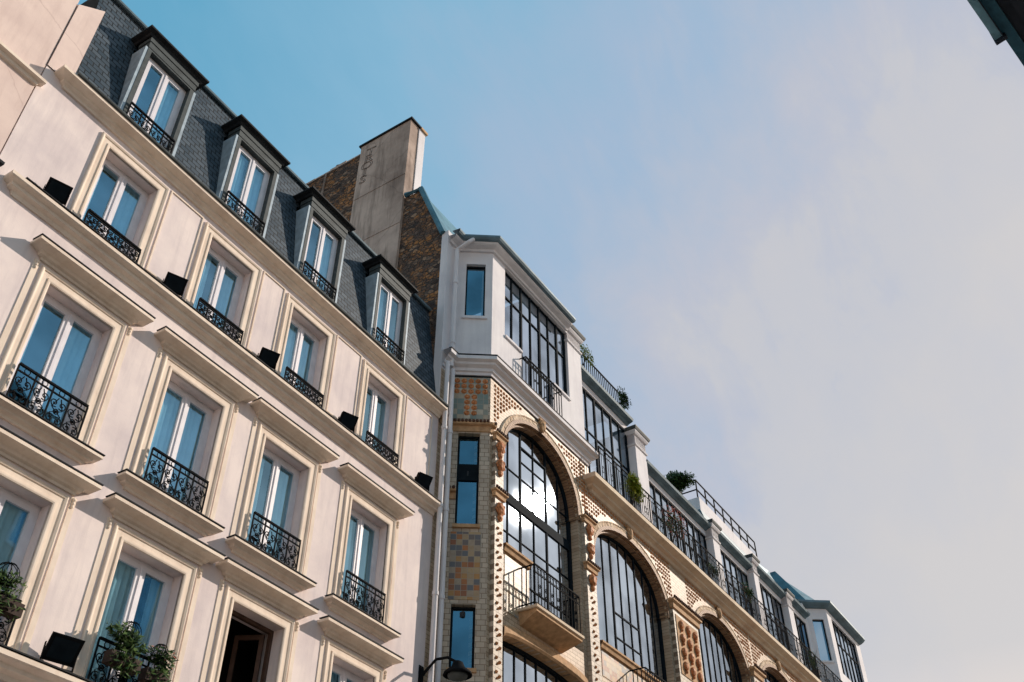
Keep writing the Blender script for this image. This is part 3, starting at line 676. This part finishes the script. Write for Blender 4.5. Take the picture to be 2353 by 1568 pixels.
# gable and chimney
gx=-1.04
def G(pts,x=gx): return [(x,y,z) for y,z in pts]
m=MB()
m.quad(*G([(.95,15.5),(.95,21.9),(1.9,24.3),(6.6,24.4),(6.6,15.5)],gx-.03)); m.quad(*G([(4.7,24.4),(4.7,27.8),(9.0,27.9),(9.0,15.5),(6.6,15.5),(6.6,24.4)],gx-.03))
m.quad((gx-.03,4.7,27.8),(gx-.03,9,27.9),(gx+.5,9,27.9),(gx+.5,4.7,27.8))
gb=m.build('gable_wall','rubble',B)
m=MB(); yq=4.72
while yq<9: 
    l=random.uniform(.25,.45); m.box(gx-.07,gx+.3,yq,yq+l-.02,27.8,27.8+random.uniform(.05,.13)); yq+=l
m.build('coping','cement',gb)
MB().sweep([(gx-.03,1.0),(gx-.03,.785),(gx,.785)],[(0,15.5),(.01,15.5),(.01,21.9),(0,21.9)]).build('corner_strip','white',gb)
m=MB(); m.tube([(gx-.06,.95,21.85),(gx-.06,1.9,24.33),(gx-.06,2.5,24.4)],.09,6); m.build('roof_edge','teal',gb)
m=MB(); m.tube([(gx+.2,5.9,27.8),(gx+.2,5.9,28.2)],.14,10); m.build('chimney_pot','pot',gb)
m=MB(); m.tube([(gx-.08,6.2,27.8),(gx-.1,6.2,26.4),(gx-.08,6.3,24.8),(gx-.08,6.3,22)],.035,6); m.build('vent_pipe','cement',gb)
cz=28.1
c_=MB(); c_.box(gx-.12,gx+.30,2.55,4.65,17.5,cz); ch=c_.build('chimney','cement',B)
MB().box(gx+.303,gx+.62,2.52,4.5,17.5,cz-.05).build('flue','white',ch)
MB().box(gx-.17,gx+.34,2.48,4.72,cz,cz+.07).build('cap','dark',ch)
MB().box(gx+.345,gx+.68,2.46,4.6,cz-.05,cz+.05).build('cap','ochre',ch)
for z in (25.4,23.2): MB().box(gx-.135,gx-.12,2.55,4.65,z,z+.04).build('band','cement',ch)
tx=bpy.data.curves.new('graffiti','FONT'); tx.body='T\nR\nO\nI\nS'; tx.size=.5; tx.space_line=.66; tx.align_x='CENTER'; tx.fill_mode='NONE'; tx.bevel_depth=.007; tx.bevel_resolution=0; tx.resolution_u=3
to=bpy.data.objects.new('tmp',tx); col.objects.link(to); bpy.context.view_layer.update()
me=bpy.data.meshes.new_from_object(to.evaluated_get(bpy.context.evaluated_depsgraph_get())); bpy.data.objects.remove(to); me.materials.clear(); me.materials.append(M['scrawl'])
go=bpy.data.objects.new('graffiti',me); col.objects.link(go); go.parent=ch; go.location=(gx-.125,4.2,27.4); go.rotation_euler=(rad(90),rad(8),rad(-90)); go.scale=(1.3,1,1)
# ---------------------------------------------------------------- opposite building
an=rad(-13); Op=thing('opposite_building','dark blue roof edge of a building across the street in the top right corner','building',(12.3,-1.92,0),an)
m=MB(); m.box(1.2,28,-8,-.9,0,19.4); m.build('wall','opp',Op)
m=MB(); m.box(.25,28.2,-8,-.30,19.62,19.80); m.box(.25,28.2,-.9,-.5,19.42,19.62); m.build('eave','odark',Op)
m=MB(); m.box(-.2,28.3,-.295,-.06,19.56,19.85); m.build('soffit_board','oblue2',Op)
m=MB(); m.box(-.2,2.78,-.055,.10,19.50,19.85); m.build('fascia','oblue',Op)
m=MB(); m.box(2.78,2.86,-.12,.12,19.42,19.85); m.box(-.2,2.78,-.075,-.057,19.44,19.56); m.build('gutter_bracket','odark',Op)
m=MB(); m.quad((.2,-.31,19.81),(28.2,-.31,19.81),(28.2,-6,22),(.2,-6,22)); m.build('roof','zinc',Op)
wproto=None
for k in range(8):
    for z in (3.5,6.7,9.9,13.1,16.2):
        if wproto is None:
            wproto=MB().box(2.5,3.6,-.9,-.86,z,z+1.9).build('window','frame',Op); MB().box(2.58,3.52,-.858,-.85,z+.08,z+1.82).build('pane','glass',wproto)
        else:
            c=copy_tree(wproto,Op); c.location=(3*k,0,z-3.5)
# ---------------------------------------------------------------- floodlights
def flood(label,x,y,z,rz,s=1.,g=None):
    t=thing('floodlight',label,'floodlight',(x,y,z),rz,g)
    a=rad(35); R_=Matrix.Rotation(a,4,'X'); m=MB()
    m.box(-.17*s,.17*s,-.05*s,.05*s,-.14*s,.14*s); m.box(-.19*s,.19*s,-.065*s,-.05*s,-.16*s,.16*s)
    for k in range(6): m.box(-.15*s+.055*s*k,-.135*s+.055*s*k,.05*s,.09*s,-.11*s,.11*s)
    m.v=[tuple(R_@Vector(v)+Vector((0,-.02,.24*s))) for v in m.v]; m.build('housing','iron',t)
    q=MB().box(-.15*s,.15*s,-.069*s,-.066*s,-.12*s,.12*s); q.v=[tuple(R_@Vector(v)+Vector((0,-.02,.24*s))) for v in q.v]; q.build('lens','steel',t)
    m=MB(); m.box(-.2*s,-.19*s,-.02,.02,.02,.27*s); m.box(.19*s,.2*s,-.02,.02,.02,.27*s); m.box(-.2*s,.2*s,-.02,.02,.0,.02); m.build('bracket','iron',t)
    return t
fl=[(5.02,'black floodlight on the ledge left of the first top floor window, highest in the picture'),(7.46,'black floodlight on the long ledge between the first and second top floor windows'),(9.8,'black floodlight on the long ledge between the second and third top floor windows'),(12.15,'black floodlight on the long ledge between the third and fourth top floor windows'),(14.77,'black floodlight at the right end of the long ledge beside the drainpipes')]
for x,l in fl: flood(l,x,D-.14,13.065,rad(-15)+random.uniform(-.15,.15),.95,'floodlights along the ledge')
flood('large black floodlight on the lower ledge near the bottom left corner',7.4,D-.2,6.53,rad(-15),1.1,'floodlights along the ledge')
t=thing('street_lamp','black street lamp on a curved wall bracket at the bottom of the drainpipes','street lamp',(15.32,D,9.0))
m=MB(); m.tube([(0,0,.1),(0,-.12,.22),(.02,-.35,.42),(.06,-.6,.42),(.1,-.78,.3)],.03,8); m.tube([(0,0,-.15),(0,-.03,-.1),(0,-.03,.3)],.04,8); m.box(-.07,.07,-.02,0,-.2,.35); m.build('bracket','iron',t)
m=MB(); rows_=[]
for r,z in ((.03,.34),(.10,.30),(.14,.2),(.27,.10),(.29,.05),(.27,.04)): rows_.append([(.1+r*math.cos(2*PI*k/20),-.82+r*math.sin(2*PI*k/20),z-.02) for k in range(20)])
m.grid(rows_,True); m.build('lamp_shade','iron',t,smooth=True)
m=MB(); m.ball((.1,-.82,.02),.2,.2,.09,16,8); m.build('lamp_glass','grey',t,smooth=True)
# ---------------------------------------------------------------- plants
def plant(name,label,pos,r,n,sz,mat='leaf',box=None,cage=None,pet=0,cat='plant',stem=0,pz=0):
    t=thing(name,label,cat,pos)
    m=MB()
    for k in range(5 if r[0]>.2 else 3): m.leaves((random.uniform(-.5,.5)*r[0],random.uniform(-.4,.4)*r[1],r[2]*(.6+.5*random.random())+stem),tuple(q*random.uniform(.45,.75) for q in r),n//5,sz,.1)
    if box: m.leaves((0,-.08,-.08),(box,.1,.2),n//3,sz,.2)
    m.build('foliage',mat,t)
    if box: MB().box(-box,box,-.08,.08,-.14,.03).build('pot','pot',t)
    else: MB().tube([(0,pz and .45,-.02-pz),(0,pz and .45,.16-pz)],[.09,.13],10).build('pot','pot',t)
    if stem: MB().tube([(0,0,.1),(.02,0,stem+.1)],.025,6).build('stem','bark',t)
    elif pz: MB().tube([(0,.45,.1-pz),(.02,.2,-.2),(0,0,.3)],.02,6).build('stem','bark',t)
    if pet: MB().leaves((0,0,r[2]),(r[0]*1.1,r[1],r[2]*.8),pet,sz*.8,.5).build('flowers','petal',t)
    if cage:
        m=MB()
        for k in range(5):
            a=PI*k/5; m.tube([(cage*math.cos(a)*math.cos(q),cage*math.sin(a)*math.cos(q),cage*.6+r[2]+cage*math.sin(q)) for q in [2*PI*j/16 for j in range(17)]],.006,4)
        m.build('wire_topiary','iron',t)
    return t
yR=D-.2
plant('window_box','leafy window box with wire ball frame on the bottom left window railing',(6.35,yR,7.05),(.34,.16,.24),500,.045,box=.33,cage=.15,cat='window box')
plant('window_box','dark leafy pot with wire ball frame on the second column railing, left of its pair',(8.35,yR,7.0),(.36,.18,.28),700,.05,box=.26,cage=.15,cat='window box')
plant('window_box','trailing pot with pale flowers on the second column railing, right of its pair',(8.92,yR,6.97),(.26,.16,.26),520,.045,box=.2,cage=.11,pet=14,cat='window box')
plant('potted_plant','small pot plant with wire frame below the open dark window',(10.6,yR,7.12),(.12,.1,.1),120,.04,cage=.1)
plant('topiary_shrub','round clipped evergreen shrub on the roof edge beside the terrace railing',loc2w(13.2,.75,20.55),(.78,.62,.62),3200,.075,stem=.2,cat='shrub')
plant('climbing_plant','bright yellow green plant spilling over the long balcony railing',loc2w(7.0,-.42,16.75),(.5,.24,.64),2200,.06,'leaf2',pz=.1)
plant('flowering_plant','spiky pink flowering plant on the long balcony behind its railing',loc2w(10.5,-.1,17.3),(.8,.28,.62),500,.06,pet=420,pz=.65)
plant('roof_plant','thin yellowing plant on the roof railing beside the first pier',loc2w(6.5,.7,22.1),(.6,.25,.5),420,.06,'leaf2',pz=.4)
plant('roof_plant','dark bushy plant at the far end of the roof railing',loc2w(8.9,.65,21.9),(.5,.3,.45),600,.06,pz=.2)
plant('potted_plant','small green pot plant midway along the long balcony',loc2w(16.0,-.3,17.3),(.5,.2,.4),300,.06,pet=30,pz=.65)
plant('potted_plant','low pot plant near the third arch on the long balcony',loc2w(13.2,-.2,17.1),(.35,.2,.3),200,.06,pz=.45)
t=thing('agave_plant','fan shaped spiky plant at the far end of the long balcony','plant',loc2w(22.8,-.2,17.0)); m=MB()
for k in range(26):
    a=PI*(k+.5)/26; l=random.uniform(.8,1.05); m.tube([(0,0,.1),(.5*l*math.cos(a),random.uniform(-.1,.1),.1+.5*l*math.sin(a)),(l*math.cos(a),random.uniform(-.2,.2),.1+l*math.sin(a)*.95)],[.02,.016,.004],4)
m.build('leaves','leaf',t); MB().tube([(0,0,-.3),(0,0,.1)],[.12,.17],10).build('pot','pot',t)
# ---------------------------------------------------------------- ground
struct('ground',MB().quad((-600,-600,-.02),(600,-600,-.02),(600,600,-.02),(-600,600,-.02)),'ground')
struct('road',MB().quad((-80,1.5,-.01),(120,1.5,-.01),(120,8.3,-.01),(-80,8.3,-.01)),'asphalt')
struct('pavement',MB().box(-80,120,8.3,11.6,-.02,.12),'paving')
struct('pavement',MB().box(-80,120,-1.9,1.5,-.02,.12),'paving')
# ---------------------------------------------------------------- light, sky, camera
az=rad(57); el=rad(31)
to_sun=Vector((math.sin(az)*math.cos(el),-math.cos(az)*math.cos(el),math.sin(el)))
sd=bpy.data.lights.new('sun','SUN'); sd.energy=5.0; sd.angle=rad(.6); sd.color=(1,.87,.745)
so=bpy.data.objects.new('sun',sd); col.objects.link(so); so.rotation_euler=to_sun.to_track_quat('Z','Y').to_euler()
wd=bpy.data.worlds.new('World'); scene.world=wd; wd.use_nodes=True; t=wd.node_tree; bg=t.nodes['Background']; out=t.nodes['World Output']
sk=nd(t,'ShaderNodeTexSky',_sky_type='NISHITA'); sk.sun_disc=False; sk.sun_elevation=el; sk.sun_rotation=math.atan2(to_sun.x,to_sun.y)
t.links.new(sk.outputs[0],bg.inputs[0]); bg.inputs[1].default_value=.1
tc=nd(t,'ShaderNodeTexCoord'); nm=nd(t,'ShaderNodeVectorMath',_operation='NORMALIZE'); t.links.new(tc.outputs['Generated'],nm.inputs[0])
dt=nd(t,'ShaderNodeVectorMath',_operation='DOT_PRODUCT'); t.links.new(nm.outputs[0],dt.inputs[0]); dt.inputs[1].default_value=Vector((.93,-.2,.3)).normalized()
mp=nd(t,'ShaderNodeMapping'); mp.inputs['Scale'].default_value=(1.2,2.6,3.2); mp.inputs['Rotation'].default_value=(.3,.5,.4); t.links.new(nm.outputs[0],mp.inputs[0])
no=nd(t,'ShaderNodeTexNoise',Scale=1.5,Detail=6.,Roughness=.55); t.links.new(mp.outputs[0],no.inputs['Vector'])
mp2=nd(t,'ShaderNodeMapping'); mp2.inputs['Scale'].default_value=(1.,3.5,2.2); mp2.inputs['Rotation'].default_value=(.8,.2,.9); t.links.new(nm.outputs[0],mp2.inputs[0])
no2=nd(t,'ShaderNodeTexNoise',Scale=4.,Detail=9.,Roughness=.62,Distortion=.4); t.links.new(mp2.outputs[0],no2.inputs['Vector'])
ma=nd(t,'ShaderNodeMath',_operation='MULTIPLY_ADD'); t.links.new(no.outputs[0],ma.inputs[0]); ma.inputs[1].default_value=.30; t.links.new(dt.outputs['Value'],ma.inputs[2])
ma2=nd(t,'ShaderNodeMath',_operation='MULTIPLY_ADD'); t.links.new(no2.outputs[0],ma2.inputs[0]); ma2.inputs[1].default_value=.16; t.links.new(ma.outputs[0],ma2.inputs[2])
ma3=nd(t,'ShaderNodeMath',_operation='SUBTRACT'); t.links.new(ma2.outputs[0],ma3.inputs[0]); ma3.inputs[1].default_value=.08
def s2l(*c): return tuple(((x/255+.055)/1.055)**2.4 for x in c)
cr=ramp(t,ma3.outputs[0],[(0,s2l(108,160,188)),(.50,s2l(100,166,198)),(.72,s2l(132,180,208)),(.87,s2l(160,183,207)),(.97,s2l(186,190,202)),(1.0,s2l(194,195,201))])
cr2=ramp(t,ma3.outputs[0],[(.97,(0,0,0)),(1.0,(1,1,1))])
# brighter neutral haze nearest the sun side
mr=nd(t,'ShaderNodeMapRange'); t.links.new(ma3.outputs[0],mr.inputs[0]); mr.inputs[1].default_value=.99; mr.inputs[2].default_value=1.12
cr=mixc(t,mr.outputs[0],cr,s2l(205,201,199))
sz=nd(t,'ShaderNodeSeparateXYZ'); t.links.new(nm.outputs[0],sz.inputs[0])
hz=nd(t,'ShaderNodeMapRange'); t.links.new(sz.outputs[2],hz.inputs[0]); hz.inputs[1].default_value=.36; hz.inputs[2].default_value=.05; hz.inputs[3].default_value=0; hz.inputs[4].default_value=1
cr=mixc(t,hz.outputs[0],cr,(1.25,.96,.74))
bg2=nd(t,'ShaderNodeBackground'); t.links.new(cr,bg2.inputs[0]); bg2.inputs[1].default_value=1.12
mx=nd(t,'ShaderNodeMixShader'); mx.inputs[0].default_value=.88; t.links.new(bg.outputs[0],mx.inputs[1]); t.links.new(bg2.outputs[0],mx.inputs[2]); t.links.new(mx.outputs[0],out.inputs[0])
cd=bpy.data.cameras.new('camera'); cam=bpy.data.objects.new('camera',cd); col.objects.link(cam); scene.camera=cam
cam.location=(0,0,1.6); cam.rotation_euler=(rad(90+40.3),0,rad(31.5-90)); cd.lens=34.8; cd.sensor_width=36; cd.clip_end=2000; cd.clip_start=.1
scene.view_settings.view_transform='Standard'; scene.view_settings.look='None'; scene.view_settings.exposure=0
